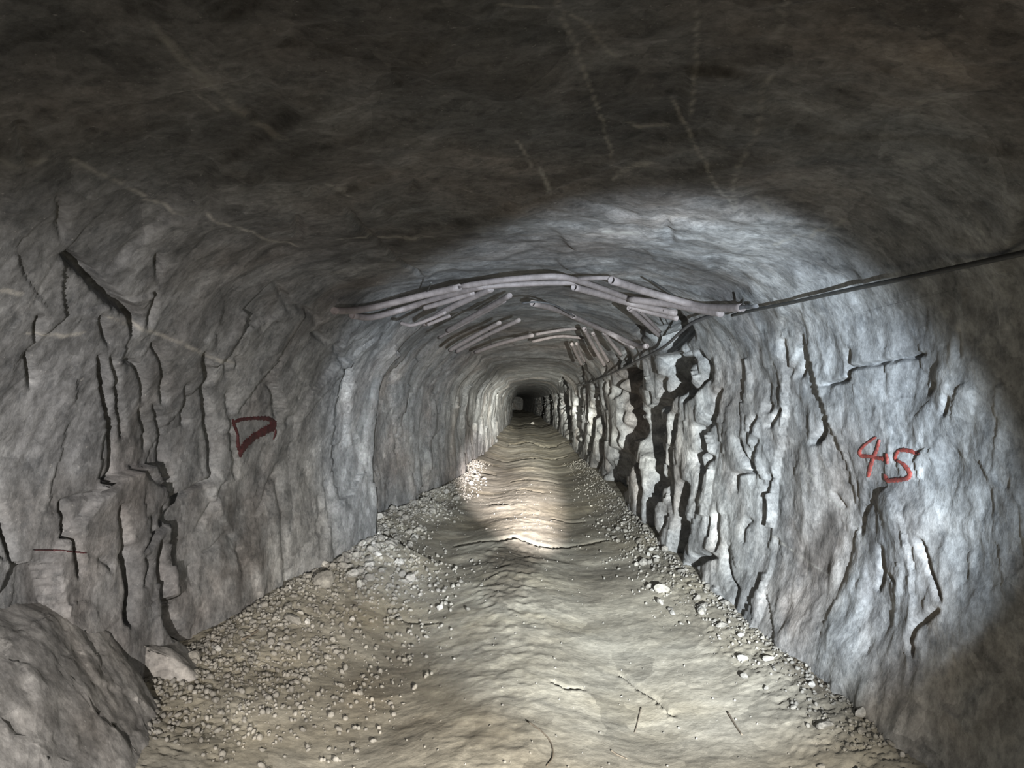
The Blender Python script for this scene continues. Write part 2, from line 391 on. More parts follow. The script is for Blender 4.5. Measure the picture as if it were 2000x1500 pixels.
def arc_of(key, P):
    """distance round the section of a 3D point on base surface"""
    V, Nn, arc, nu = base[key]
    j = int(np.argmin(np.abs(YS - P[1])))
    row = V.reshape(NY, nu, 3)[j]; A = arc.reshape(NY, nu)[j]
    d = np.hypot(row[:, 0] - P[0], row[:, 2] - P[2]); k = int(np.argmin(d))
    return A[k]
def groove_field(key, items, kind='crack'):
    """sum of grooves (max) for all base vertices of a surface"""
    V, Nn, arc, nu = base[key]
    Y = V[:, 1]; A = arc
    out = np.zeros(len(V), np.float32)
    jit = None
    for it in items:
        pts, hw = it[0], (it[1] if kind == 'crack' or key != 'roof' else max(it[1], 4.0)); dep = it[2] if len(it) > 2 else 1.0
        # densify, throw on rock
        dens = []
        for (x0, y0), (x1, y1) in zip(pts[:-1], pts[1:]):
            n = max(1, int(math.hypot(x1 - x0, y1 - y0) / 14))
            for k in range(n): dens.append((x0 + (x1 - x0) * k / n, y0 + (y1 - y0) * k / n))
        dens.append(pts[-1])
        rk = []
        for i, (x, y) in enumerate(dens):
            h = hit_base(x, y)
            if h is not None and h[4] == key: rk.append((h[0][1], arc_of(key, h[0]), math.hypot(x - VPX, y - VPY), i / max(1, len(dens) - 1)))
        if len(rk) < 2: continue
        rk = np.array(rk)
        ym = np.median(rk[:, 0])
        for (a, b) in zip(rk[:-1], rk[1:]):
            yc = .5 * (a[0] + b[0]); ky = .5 * (a[2] + b[2]) / yc; ks = F_PX / yc
            R = hw * 3.2
            m = np.nonzero((Y > min(a[0], b[0]) - R / ky) & (Y < max(a[0], b[0]) + R / ky) & (A > min(a[1], b[1]) - R / ks) & (A < max(a[1], b[1]) + R / ks))[0]
            if len(m) == 0: continue
            jn = NOISE_J[key][m]
            dy = (Y[m] - a[0]) * ky + jn[:, 0] * hw * .9; ds = (A[m] - a[1]) * ks + jn[:, 1] * hw * .9
            ey = (b[0] - a[0]) * ky; es = (b[1] - a[1]) * ks
            L2 = ey * ey + es * es + 1e-9
            t = np.clip((dy * ey + ds * es) / L2, 0, 1)
            qy = dy - t * ey; qs = ds - t * es
            dist = np.hypot(qy, qs)
            f = a[3] + (b[3] - a[3]) * t
            taper = np.clip(np.minimum(f, 1 - f) * 7 + .35, 0, 1)
            wd = hw * taper + .3
            if kind == 'crack':
                # steep near lip, longer far flank
                far = qy > 0
                e = np.where(far, 2.0 if dep > .08 else 1.3, 1.05)
                g = dep * (1 - sstep(.40, 1.05, dist / (wd * e))) * np.clip(taper + .2, 0, 1)
            else:
                g = (1 - sstep(.25, 1.0, dist / wd)) * np.clip(taper + .3, 0, 1)
            out[m] = np.maximum(out[m], g)
    return out

def cells_fade(V, size):
    """fade fine relief where the mesh gets too coarse to carry it"""
    step = np.interp(V[:, 1], YS[1:], np.diff(YS))
    return 1 - sstep(.35 * size, 1.2 * size, step)

NOISE_J = {}
DISP = {}
for key, (V, Nn, arc, nu) in base.items():
    NOISE_J[key] = np.stack([perlin(V * np.array([4.5, 3.0, 4.5]), 31), perlin(V * np.array([4.5, 3.0, 4.5]) + 9.7, 32)], 1)

def rock_relief(key):
    V, Nn, arc, nu = base[key]
    wp = V + .16 * np.stack([perlin(V * 1.3, 51), perlin(V * 1.3 + 5, 52), perlin(V * 1.3 + 11, 53)], 1)
    f1 = cells_fade(V, .9); f2 = cells_fade(V, .35); f3 = cells_fade(V, .12)
    if key == 'left':
        a, e1 = facets(wp, (1.0, .85, 1.15), 3, .6, .35)
        b, e2 = facets(wp + 3.1, (.45, .34, .60), 5, .6, .25)
        c, e3 = facets(wp * 1.0 + 1.7, (.16, .13, .2), 6, .7, .25)
        d = .17 * a * f1 + .045 * b * f2 + .014 * c * f3
        d += .05 * fbm(V * .9, 3, .5, 61) + .008 * fbm(V * 6, 3, .55, 66) * f3
    elif key == 'right':
        a, e1 = facets(wp, (1.0, .75, 1.6), 13, .6, .40)
        b, e2 = facets(wp + 3.1, (.45, .30, .85), 15, .6, .30)
        c, e3 = facets(wp + 1.7, (.16, .12, .26), 16, .7, .25)
        near = 1 - sstep(4.0, 6.6, V[:, 1])
        d = (.15 - .11 * near) * a + (.06 - .045 * near) * b * f2 + .016 * c * f3 + .03 * near * fbm(V * 1.8, 3, .5, 73)
        d += .04 * fbm(V * .9, 3, .5, 71) + .007 * fbm(V * 6, 3, .55, 76) * f3
    else:
        a, e1 = facets(wp, (.9, .95, 1.0), 29, .5, .12)
        b, e2 = facets(wp + 3.1, (.42, .5, .45), 25, .6, .25)
        c, e3 = facets(wp + 1.7, (.15, .2, .16), 26, .7, .25)
        d = .12 * a * f1 + .05 * b * f2 + .016 * c * f3 + .03
        d += .04 * fbm(V * .9, 3, .5, 81) + .007 * fbm(V * 6, 3, .55, 86) * f3
    return d

def soften(G):
    for ax in (0, 1):
        a = np.take(G, np.r_[0, np.arange(G.shape[ax] - 1)], ax); b = np.take(G, np.r_[np.arange(1, G.shape[ax]), G.shape[ax] - 1], ax)
        G = .5 * G + .25 * (a + b)
    return G
relief = {k: rock_relief(k) for k in base}
relief['roof'] = soften(soften(relief['roof'].reshape(NY, -1))).ravel()
# the three skins share one relief near their seams
def blend_seam(k0, k1):
    n0 = base[k0][3]; n1 = base[k1][3]
    r0 = relief[k0].reshape(NY, n0); r1 = relief[k1].reshape(NY, n1)
    e = .5 * (r0[:, -1] + r1[:, 0]); W = 34
    w0 = np.linspace(0, 1, W) ** 1.5
    d0 = e - r0[:, -1]; d1 = e - r1[:, 0]
    r0[:, n0 - W:] += d0[:, None] * w0[None, :]
    r1[:, :W] += d1[:, None] * w0[None, ::-1]
blend_seam('left', 'roof'); blend_seam('roof', 'right')
ITEMS = {'left': CR_L + CR_C, 'roof': CR_C + CR_L + CR_R, 'right': CR_R}
SURF = {}
NAMES = {'left': ('wall_left', 'rock'), 'roof': ('ceiling', 'rock'), 'right': ('wall_right', 'rock')}
def rock_stain(P):
    out = np.zeros(len(P))
    for px, py, rad, amt in [(500,1040,.34,.55), (430,560,.5,.35), (815,470,.42,.55), (540,300,.3,.45), (1590,1060,.2,.45), (1400,560,.28,.55), (1500,625,.22,.5), (1560,1075,.16,.5), (1250,260,.5,.35), (770,1000,.35,.35), (700,700,.3,.25), (90,1400,.3,.3), (1480,430,.22,.5)]:
        h = hit_base(px, py); c = np.array(h[0])
        d = np.linalg.norm((P - c) * np.array([1, .75, 1]), axis=1); m = np.nonzero(d < rad * 2.2)[0]
        if len(m): out[m] = np.maximum(out[m], amt * (1 - sstep(.4, 1.2, d[m] / rad + .9 * fbm(P[m] * 3.5, 3, .6, 151))))
    return out
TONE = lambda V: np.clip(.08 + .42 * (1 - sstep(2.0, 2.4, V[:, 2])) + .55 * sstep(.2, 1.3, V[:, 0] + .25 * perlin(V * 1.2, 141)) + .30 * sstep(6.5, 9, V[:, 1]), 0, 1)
STAINS_W = {'left': [(4.6, 1.0, .5, .45, .7), (3.2, .6, .6, .4, .5)], 'right': [], 'roof': []}
WALL = {}
for key in base:
    V, Nn, arc, nu = base[key]
    cr = soften(groove_field(key, ITEMS[key]).reshape(NY, nu))
    vn = groove_field(key, VEINS, 'vein')
    edge = np.ones(nu)
    if key in ('left',): edge = np.clip((nu - 1 - np.arange(nu)) / 6, 0, 1)
    if key in ('right',): edge = np.clip(np.arange(nu) / 6, 0, 1)
    if key == 'roof': edge = np.clip(np.minimum(np.arange(nu), nu - 1 - np.arange(nu)) / 6, 0, 1)
    d = relief[key] + (cr * edge[None, :]).ravel()
    P = V + Nn * d[:, None]
    SURF[key] = P
    me, q = grid_mesh(NAMES[key][0], P, nu, NY, True, {'vein': vn, 'dark_patch': rock_stain(P), 'tone': TONE(V)})
    o = link(NAMES[key][0], me, NAMES[key][1]); o['kind'] = 'structure'; WALL[key] = o
WALL['left']['label'] = 'jointed grey rock wall of the mine tunnel, left side'
WALL['right']['label'] = 'pale cracked rock wall of the mine tunnel, right side'
WALL['roof']['label'] = 'rough arched rock roof of the mine tunnel'
SURF_BVH = {k: coarse_bvh(base[k], SURF[k], 2, 1)[0] for k in base}

# far end of the drift
endv = shell_eval(np.array([149.8]), np.linspace(0, NSEG, 60))[0]
bm = bmesh.new()
vs = [bm.verts.new((x, 149.8, z)) for x, z in endv]
c0 = bm.verts.new((float(endv[:, 0].mean()), 150.5, 1.2))
for a, b in zip(vs[:-1], vs[1:]): bm.faces.new((a, b, c0))
bm.faces.new((vs[-1], vs[0], c0))
me = bpy.data.meshes.new('wall_end'); bm.to_mesh(me); bm.free()
o = link('wall_end', me, 'rock'); o['kind'] = 'structure'; o['label'] = 'dark far end of the tunnel'

# ------------------------------------------------------------------ floor
def section_x(y):
    C = prof(np.atleast_1d(np.asarray(y, float)))
    return C[:, 1, 0], C[:, 14, 0]
FLOOR_LINES = [   # lips in the packed dust, each throws a thin shadow
 ([(890,1062),(960,1064),(1010,1060),(1050,1069),(1110,1062),(1190,1058)],2.2,.035),
 ([(996,868),(1030,865),(1062,872),(1104,869)],1.5,.06), ([(952,893),(1010,898),(1060,893),(1110,888)],1.2,.04), ([(905,906),(960,909)],1.6,.05),
 ([(985,840),(1030,838),(1072,835)],1.3,.08), ([(915,922),(965,926)],1.6,.05), ([(1000,830),(1050,829)],1.2,.07),
 ([(760,1190),(800,1204),(850,1206)],2,.02), ([(1215,1300),(1250,1330),(1290,1362),(1312,1388)],3,.025),
 ([(1085,1338),(1110,1345),(1135,1342)],3,.02),
 ([(560,1235),(610,1240)],2,.02), ([(1010,960),(1060,965)],1.3,.02), ([(960,985),(1000,990)],1.3,.02), ([(1080,1010),(1140,1014)],1.5,.02),
 ([(1000,940),(1090,944)],1.2,.02),
]
def floor_ray(px, py):
    r = ray(px, py); t = -CAM[2] / r[2]; return CAM + r * t
def floor_z(X, Y, fine=True):
    xl, xr = section_x(Y)
    c = .5 * (xl + xr)
    p = np.stack([X, Y, np.zeros_like(X)], 1)
    wob = .10 * perlin(p * .35, 101)
    u = X - c + wob
    rut = -.045 * np.exp(-((np.abs(u - .02) - .68) / .26) ** 2)
    mid = .030 * np.exp(-(u / .30) ** 2)
    z = rut + mid
    dl = X - xl; dr = xr - X
    bl = np.interp(Y, [-4, 3, 5, 8, 12, 20, 100], [.10, .14, .20, .24, .14, .10, .08])
    br = np.interp(Y, [-4, 3, 5, 8, 12, 20, 100], [.10, .12, .10, .10, .12, .10, .08])
    wl = np.interp(Y, [-4, 4, 8, 12, 100], [.9, .95, .75, .5, .45]); wr = np.interp(Y, [-4, 4, 8, 12, 100], [.6, .6, .55, .5, .45])
    z = z + bl * (1 - sstep(.0, 1.0, dl / wl)) + br * (1 - sstep(.0, 1.0, dr / wr))
    z = z + .035 * perlin(p * np.array([.5, .5, 1]), 103)
    # cross ripples left by wheels
    q = p * np.array([1.1, 1.7, 1]); q[:, 1] += .8 * perlin(p * .9, 105)
    rp = perlin(q, 106)
    rough = np.interp(Y, [0, 3, 8, 30, 100], [.010, .010, .008, .022, .035])
    z = z + rough * rp
    # slow rises and dips along the road
    z = z + .05 * (np.sin(Y * .42 + 1.0) * .5 + np.sin(Y * .19)) * sstep(12, 25, Y)
    if fine:
        z = z + .006 * fbm(p * 4.0, 3, .5, 107)
        crust = np.exp(-((u - .02) / .33) ** 2) * (.030 * sstep(4.6, 6.0, Y) * (1 - sstep(8.2, 9.0, Y)) + .012 * (1 - sstep(4.6, 6.0, Y)) + .012 * sstep(8.2, 9, Y))
        z = z + crust * (fbm(p * np.array([5.0, 4.0, 1.0]), 3, .6, 117, True) - .2)
        bank = (1 - sstep(.3, 1.0, dl / wl)) + (1 - sstep(.3, 1.0, dr / wr))
        z = z + (.003 + .02 * np.clip(bank, 0, 1)) * fbm(p * 16.0, 3, .6, 111, True) * (1 - sstep(14, 26, Y))
    return z
NXF = 330
xs_u = np.linspace(0, 1, NXF)
YF = np.concatenate([np.linspace(-3, 2.3, 30), depth_samples(800, 2.4, 150)])
xl, xr = section_x(YF)
XF = (xl - .25)[:, None] + ((xr + .25) - (xl - .25))[:, None] * xs_u[None, :]
FX = XF.ravel(); FY = np.repeat(YF, NXF)
FZ = floor_z(FX, FY)
# cut the lips
fj = np.stack([perlin(np.stack([FX * 4, FY * 2.5, FX * 0], 1), 121), perlin(np.stack([FX * 4, FY * 2.5, FX * 0 + 4.4], 1), 122)], 1)
lip = np.zeros(len(FX))
for pts, hw, dep in FLOOR_LINES:
    wp = [(floor_ray(*p), abs(p[1] - VPY)) for p in pts]
    for (a, ra), (b, rb) in zip(wp[:-1], wp[1:]):
        yc = .5 * (a[1] + b[1]); ky = .5 * (ra + rb) / yc; kx = F_PX / yc; R = hw * 5
        m = np.nonzero((FY > min(a[1], b[1]) - R / ky) & (FY < max(a[1], b[1]) + R / ky) & (FX > min(a[0], b[0]) - R / kx) & (FX < max(a[0], b[0]) + R / kx))[0]
        if len(m) == 0: continue
        dy = (FY[m] - a[1]) * ky + fj[m, 0] * hw * 1.2; dx = (FX[m] - a[0]) * kx + fj[m, 1] * hw
        ey = (b[1] - a[1]) * ky; ex = (b[0] - a[0]) * kx
        t = np.clip((dy * ey + dx * ex) / (ey * ey + ex * ex + 1e-9), 0, 1)
        qy = dy - t * ey; qx = dx - t * ex
        dist = np.hypot(qy, qx)
        g = np.where(qy > 0, -dep * (1 - sstep(.3, 1.0, dist / (hw * 3.2))), dep * .25 * (1 - sstep(.0, 1.0, dist / (hw * 3.6))))
        k = np.abs(g) > np.abs(lip[m]); lip[m[k]] = g[k]
FZ = FZ + lip
# darker brownish patches with outlines of their own
dark_patch = np.zeros(len(FX))
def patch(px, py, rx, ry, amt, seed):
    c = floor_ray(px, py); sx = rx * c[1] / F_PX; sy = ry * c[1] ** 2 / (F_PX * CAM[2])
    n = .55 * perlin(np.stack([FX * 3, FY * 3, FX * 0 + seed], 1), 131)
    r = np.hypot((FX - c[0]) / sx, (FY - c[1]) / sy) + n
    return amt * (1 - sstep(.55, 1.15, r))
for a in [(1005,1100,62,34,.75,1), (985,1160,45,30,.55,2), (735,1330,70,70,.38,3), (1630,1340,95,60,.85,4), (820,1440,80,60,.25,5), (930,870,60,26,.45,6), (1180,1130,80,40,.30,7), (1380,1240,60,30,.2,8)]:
    dark_patch = np.maximum(dark_patch, patch(*a))
me, q = grid_mesh('floor', np.stack([FX, FY, FZ], 1), NXF, len(YF), True, {'vein': np.zeros(len(FX)), 'dark_patch': dark_patch})
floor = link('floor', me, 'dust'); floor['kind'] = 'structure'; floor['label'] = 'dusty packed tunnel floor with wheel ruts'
fq = quads(NXF, len(YF))
ii = np.arange(0, NXF, 2); jj = np.arange(0, len(YF), 2)
FG = np.stack([FX, FY, FZ], 1).reshape(len(YF), NXF, 3)[jj][:, ii]
FLOOR_BVH = BVHTree.FromPolygons(FG.reshape(-1, 3).tolist(), quads(len(ii), len(jj)).tolist())
def ground(x, y):
    h = FLOOR_BVH.ray_cast(Vector((x, y, 3)), Vector((0, 0, -1)), 6)
    return h[0].z if h[0] else 0.0

# ------------------------------------------------------------------ leaning slab in the near left corner
def slab_mesh(name, pts, cuts, noise=.03, seed=1):
    bm = bmesh.new()
    for p in pts: bm.verts.new(p)
    bmesh.ops.convex_hull(bm, input=bm.verts)
    loose = [v for v in bm.verts if not v.link_faces]
    bmesh.ops.delete(bm, geom=loose, context='VERTS')
    bmesh.ops.bevel(bm, geom=bm.edges[:], offset=.03, segments=1, affect='EDGES')
    bmesh.ops.triangulate(bm, faces=bm.faces[:])
    for _ in range(cuts): 
        long = [e for e in bm.edges if e.calc_length() > .035]
        if not long: break
        bmesh.ops.subdivide_edges(bm, edges=long, cuts=1, use_grid_fill=False)
        bmesh.ops.triangulate(bm, faces=bm.faces[:])
    bm.normal_update()
    P = np.array([v.co for v in bm.verts]); Nn = np.array([v.normal for v in bm.verts])
    a, _ = facets(P, (.45, .45, .45), seed, .6, .3)
    b, _ = facets(P + 2.2, (.17, .17, .17), seed + 1, .7, .3)
    d = noise * (1.6 * a + .7 * b + .5 * fbm(P * 5, 4, .55, seed + 2))
    for v, n, k in zip(bm.verts, Nn, d): v.co += Vector(n) * float(k)
    me = bpy.data.meshes.new(name); bm.to_mesh(me); bm.free()
    for p in me.polygons: p.use_smooth = True
    return me
me = slab_mesh('rock_slab', [(-2.3,2.2,.92),(-2.22,3.0,.84),(-2.12,3.6,.68),(-1.96,3.72,.40),(-1.74,3.72,.05),(-1.73,3.7,-.1),(-1.55,3.2,-.1),(-1.57,3.25,.02),(-1.74,3.3,.22),(-1.90,3.0,.60),(-1.82,2.2,.7),(-1.45,2.2,.0),(-1.45,2.2,-.1),(-2.4,2.2,-.1),(-2.4,3.7,-.1)], 6, .022, 41)
tag(link('rock_slab', me, 'rock_slab'), 'large pale sloping rock slab leaning on the left wall in the lower left corner', 'rock')
me = slab_mesh('rock_slab', [(-2.3,3.86,.44),(-2.10,3.9,.40),(-2.00,4.3,.28),(-1.90,4.6,.05),(-1.88,4.6,-.1),(-1.66,4.0,-.1),(-1.68,4.05,.06),(-1.82,3.95,.26),(-2.4,4.4,-.1),(-2.4,3.86,-.1),(-2.3,4.3,.3)], 6, .02, 47)
tag(link('rock_slab', me, 'rock_slab'), 'narrow rock slab wedged between the large corner slab and the gravel', 'rock')

# ------------------------------------------------------------------ tubes
def catmull(pts, n):
    P = np.array(pts, float)
    if len(P) == 2: return P[0] + (P[1] - P[0]) * np.linspace(0, 1, n)[:, None]
    C = np.concatenate([[2 * P[0] - P[1]], P, [2 * P[-1] - P[-2]]])
    t = np.linspace(0, len(P) - 1, n); k = np.clip(t.astype(int), 0, len(P) - 2); f = (t - k)[:, None]
    p0, p1, p2, p3 = C[k], C[k + 1], C[k + 2], C[k + 3]
    return .5 * (2 * p1 + (p2 - p0) * f + (2 * p0 - 5 * p1 + 4 * p2 - p3) * f ** 2 + (3 * p1 - p0 - 3 * p2 + p3) * f ** 3)
def tube_mesh(name, path, r, sides=10, hollow=True, taper=None):
    path = np.asarray(path, float); n = len(path)
    T = np.gradient(path, axis=0); T /= np.linalg.norm(T, axis=1)[:, None] + 1e-12
    up = np.array([0, 0, 1.0]) if abs(T[0][2]) < .9 else np.array([1.0, 0, 0])
    verts = []; faces = []
    B = np.cross(T[0], up); B /= np.linalg.norm(B)
    for i in range(n):
        B = B - T[i] * (B @ T[i]); B /= np.linalg.norm(B) + 1e-12
        C = np.cross(B, T[i])
        rr = r * (taper[i] if taper is not None else 1)
        for k in range(sides):
            a = 2 * math.pi * k / sides
            verts.append(path[i] + rr * (math.cos(a) * B + math.sin(a) * C))
    for i in range(n - 1):
        for k in range(sides):
            a = i * sides + k; b = i * sides + (k + 1) % sides
            faces.append((a, b, b + sides, a + sides))
    for end in (0, n - 1):                        # rim and recessed end
        base_i = end * sides; sgn = 1 if end == 0 else -1
        if hollow:
            s0 = len(verts)
            for k in range(sides): verts.append(path[end] + .9 * (verts[base_i + k] - path[end]))
            s1 = len(verts)
            for k in range(sides): verts.append(path[end] + .9 * (verts[base_i + k] - path[end]) + T[end] * sgn * r * 4)
            for k in range(sides):
                k2 = (k + 1) % sides
                f1 = (base_i + k, s0 + k, s0 + k2, base_i + k2); f2 = (s0 + k, s1 + k, s1 + k2, s0 + k2)
                if end: f1 = f1[::-1]; f2 = f2[::-1]
                faces += [f1, f2]
            cap = tuple(s1 + k for k in range(sides))
        else:
            cap = tuple(base_i + k for k in range(sides))
        faces.append(cap[::-1] if end == 0 else cap)
    me = bpy.data.meshes.new(name); me.from_pydata([tuple(v) for v in verts], [], faces)
    for p in me.polygons: p.use_smooth = len(p.vertices) == 4
    return me

def hang(px, py, clear):
    """point under the roof / beside the wall seen at this place, a little off the rock"""
    h = hit_base(px, py)
    P, n = np.array(h[0]), np.array(h[1]); r = ray(px, py)
    cosv = max(abs(float(n @ r)), .05)
    return P - r * min(clear / cosv, 1.4)
POLES = [  # points, radius, clearance, label
 ([(652,607),(690,606),(740,598),(830,576),(898,561)], .026, .07, 'dark bent tube whose pointed end reaches furthest down the left wall'),
 ([(688,616),(725,620),(780,606),(830,590),(890,572),(946,558)], .025, .07, 'brown tube just under the leftmost bent tube of the roof arch'),
 ([(898,560),(975,548),(1040,542),(1088,540),(1124,547),(1180,565),(1230,584)], .022, .06, 'topmost long tube bent over the crown of the nearest roof arch'),
 ([(946,560),(1000,556),(1060,553),(1122,552)], .020, .07, 'short flat tube right under the topmost tube at the crown'),
 ([(1121,561),(1180,577),(1230,592),(1320,612)], .026, .09, 'straight tube sloping from the crown to the right shoulder of the nearest arch'),
 ([(1228,598),(1275,611),(1322,622)], .022, .10, 'short tube lying tight below the straight right crown tube'),
 ([(1124,546),(1160,543),(1193,543)], .016, .05, 'thin level tube at the top right of the crown'),
 ([(1194,547),(1260,569),(1337,591),(1375,600),(1415,602),(1450,601)], .028, .07, 'upper bent tube ending at the black cable on the right wall'),
 ([(1231,585),(1304,594),(1370,606),(1408,612)], .027, .09, 'lower tube of the pair that curves onto the right wall'),
 ([(1229,602),(1258,628),(1287,655)], 0.023, .12, 'short steep tube dropping from the right side of the nearest arch', (6.3, 7.3)),
 ([(1250,608),(1270,628),(1289,648)], 0.015, .10, 'thin steep tube beside the short steep one on the right', (6.4, 7.2)),
 ([(1040,592),(1095,607),(1139,628),(1194,652),(1242,674),(1263,676)], .028, .09, 'long tube of the second arch with an upturned right end'),
 ([(1117,617),(1180,646),(1239,680)], .024, .10, 'tube hugging the underside of the long second arch tube'),
 ([(1141,642),(1160,678),(1181,714)], 0.026, .14, 'left one of the steep tube pair deep on the right shoulder', (9.2, 10.8)),
 ([(1158,651),(1172,678),(1188,706)], 0.022, .12, 'right one of the steep tube pair deep on the right shoulder', (9.2, 10.4)),
 ([(1180,650),(1196,672),(1213,693)], 0.022, .12, 'steep tube between the second arch and the dark wall recess', (8.9, 9.6)),
 ([(1117,672),(1126,692),(1136,712)], 0.026, .16, 'farthest steep tube on the right shoulder, left of its twin', (11.5, 13)),
 ([(1126,671),(1133,688),(1142,706)], 0.022, .15, 'farthest steep tube on the right shoulder, right of its twin', (11.5, 12.8)),
 ([(828,602),(875,588),(924,572)], 0.02, .07, 'pale short tube at the foot of the left arch side', (6.0, 5.7)),
 ([(960,564),(918,583),(875,604),(828,633)], 0.026, .09, 'thickest tube on the left, fanning down from the crown', (5.9, 6.5)),
 ([(996,577),(935,611),(874,646)], 0.023, .10, 'long straight tube on the left ending nearest the crown', (6.2, 7.4)),
 ([(986,588),(930,620),(856,660)], 0.014, .08, 'thin tube under the long straight left tube', (6.5, 7.7)),
 ([(783,631),(805,635),(838,624),(870,610)], 0.014, .05, 'thin hooked tube lowest on the near left shoulder', (6.0, 5.8)),
 ([(836,634),(858,625),(878,617)], 0.015, .05, 'stub of tube between the hooked tube and the thickest left tube', (6.3, 6.2)),
 ([(878,684),(925,657),(976,630)], 0.024, .11, 'upper left tube of the second arch', (9.0, 8.2)),
 ([(891,687),(950,655),(1014,625)], 0.024, .11, 'lower left tube of the second arch running up to the roof', (9.2, 8.2)),
 ([(928,688),(980,670),(1040,655)], 0.028, .12, 'left tube of the third arch with a wire across it', (11.4, 10.4)),
 ([(1047,653),(1095,645),(1137,640)], 0.022, .10, 'upper level tube added along a shadow line of the third arch, left of the steep pair', (10.6, 10.4)),  # mostly a shadow line, modelled as a thin tube
 ([(1040,667),(1092,657),(1139,660)], 0.022, .12, 'lower level tube added along a shadow line of the third arch, left of the steep pair', (11.6, 11.2)),  # tube put in where mainly a shadow line runs
]
poles = []
for row in POLES:
    pts, r, cl, lab = row[:4]
    if len(row) > 4:
        ds = np.linspace(row[4][0], row[4][1], len(pts)); P3 = [CAM + ray(x, y) * (d / ray(x, y)[1]) for (x, y), d in zip(pts, ds)]
    else: P3 = [hang(x, y, cl) for x, y in pts]
    n = 26 if len(pts) > 2 else 12
    me = tube_mesh('roof_tube', catmull(P3, n), r, 10, True)
    o = link('roof_tube', me, 'pole'); tag(o, lab, 'tube', 'tubes bent under the tunnel roof'); poles.append(o)
def wire(name, pts, r, cl, mat, parent=None, n=30, depth=None):
    if depth is None: P3 = [hang(x, y, cl) for x, y in pts]
    else: P3 = [CAM + ray(x, y) * (d / ray(x, y)[1]) for (x, y), d in zip(pts, depth)]
    return link(name, tube_mesh(name, catmull(P3, n), r, 6, False), mat, parent)
wire('wire_tie', [(1446,608),(1450,600),(1452,578)], .006, .05, 'wire', poles[7], 10)
wire('wire_tie', [(1440,612),(1454,603),(1468,590)], .006, .05, 'wire', poles[7], 10)
wire('wire_tie', [(1296,612),(1302,628),(1310,640)], .006, .05, 'wire', poles[4], 10)
wire('wire_tie', [(955,644),(957,660),(960,676)], .008, .16, 'wire', poles[26], 8)
wire('wire_tie', [(828,578),(836,566),(842,552)], .006, .05, 'wire', poles[0], 8)
tag(wire('hanging_wire', [(1020,592),(1050,590),(1080,595),(1100,605),(1122,618)], .008, .16, 'cable'), 'thin sagging wire above the long second arch tube', 'wire')
tag(wire('hanging_wire', [(1268,546),(1300,566),(1328,586),(1350,596),(1400,599)], .006, .04, 'wire'), 'thin black wire running down to the right end of the arch', 'wire')
tag(wire('power_cable', [(2060,482),(2000,494),(1880,520),(1760,545),(1640,570),(1540,592),(1470,606),(1430,616)], .011, .035, 'wire', n=60), 'black cable strung along the near right wall up to the arch', 'cable')
tag(wire('power_cable', [(1478,598),(1430,604),(1357,628),(1330,648),(1293,680),(1250,702),(1200,727),(1150,748),(1128,754)], .014, .06, 'cable', n=60), 'grey cable drooping along the right wall into the tunnel', 'cable')

# ------------------------------------------------------------------ red paint
def hit_surf(px, py):
    r = Vector(ray(px, py)); best = None
    for k in SURF_BVH:
        h = SURF_BVH[k].ray_cast(Vector(CAM), r, 60)
        if h[0] is not None and (best is None or h[3] < best[3]): best = h
    return best
def paint(name, strokes, mat, parent, label):
    verts = []; faces = []
    for pts, wds in strokes:
        L = sum(math.dist(a, b) for a, b in zip(pts[:-1], pts[1:])); n = max(8, int(L / 1.3)); nw = 9
        P = catmull([(*p, 0) for p in pts], n)[:, :2]
        W = np.interp(np.linspace(0, 1, n), np.linspace(0, 1, len(wds)), wds)
        T = np.gradient(P, axis=0); T /= np.linalg.norm(T, axis=1)[:, None] + 1e-9
        Q = np.stack([-T[:, 1], T[:, 0]], 1)
        s0 = len(verts); okall = True
        for i in range(n):
            jl, jr = .75 + .5 * random.random(), .75 + .5 * random.random()
            endk = min(1, .55 + .45 * min(i, n - 1 - i) / 4)
            for k in range(nw):
                u = (k / (nw - 1) - .5) * W[i] * endk; u *= jl if u < 0 else jr
                x, y = P[i] + Q[i] * u
                h = hit_surf(x, y)
                p, nn = np.array(h[0]), np.array(h[1]); rr = ray(x, y)
                if nn @ rr > 0: nn = -nn
                lift = .007 * math.sqrt(max(0, 1 - (2 * k / (nw - 1) - 1) ** 2)) - .001
                verts.append(tuple(p - rr * .004 + nn * lift))
        for i in range(n - 1):
            for k in range(nw - 1):
                a = s0 + i * nw + k; faces.append((a, a + 1, a + nw + 1, a + nw))
    me = bpy.data.meshes.new(name); me.from_pydata(verts, [], faces)
    for p in me.polygons: p.use_smooth = True
    o = link(name, me, mat, parent); o['label'] = label
    return o
paint('painted_digit', [([(1712,853),(1698,862),(1686,872),(1679,882),(1683,890),(1700,892),(1716,895),(1730,897)], [6,5,6,8,8,8]),
                        ([(1718,858),(1713,876),(1706,894),(1700,912),(1696,932)], [5,6,7,8,7])], 'paint_red', WALL['right'], 'red hand painted figure 4 on the right wall')
paint('painted_dot', [([(1731,886),(1732,896),(1734,907)], [5,7,6])], 'paint_red', WALL['right'], 'red painted point between the figures')
paint('painted_digit', [([(1797,888),(1780,882),(1766,879),(1754,880)], [8,8,8,7]),
                        ([(1756,879),(1750,888),(1750,898),(1761,904),(1770,913),(1777,925),(1771,934),(1752,937),(1733,938),(1728,926)], [7,6,6,7,8,9,9,9,9,5])], 'paint_red', WALL['right'], 'red hand painted figure 5 on the right wall')
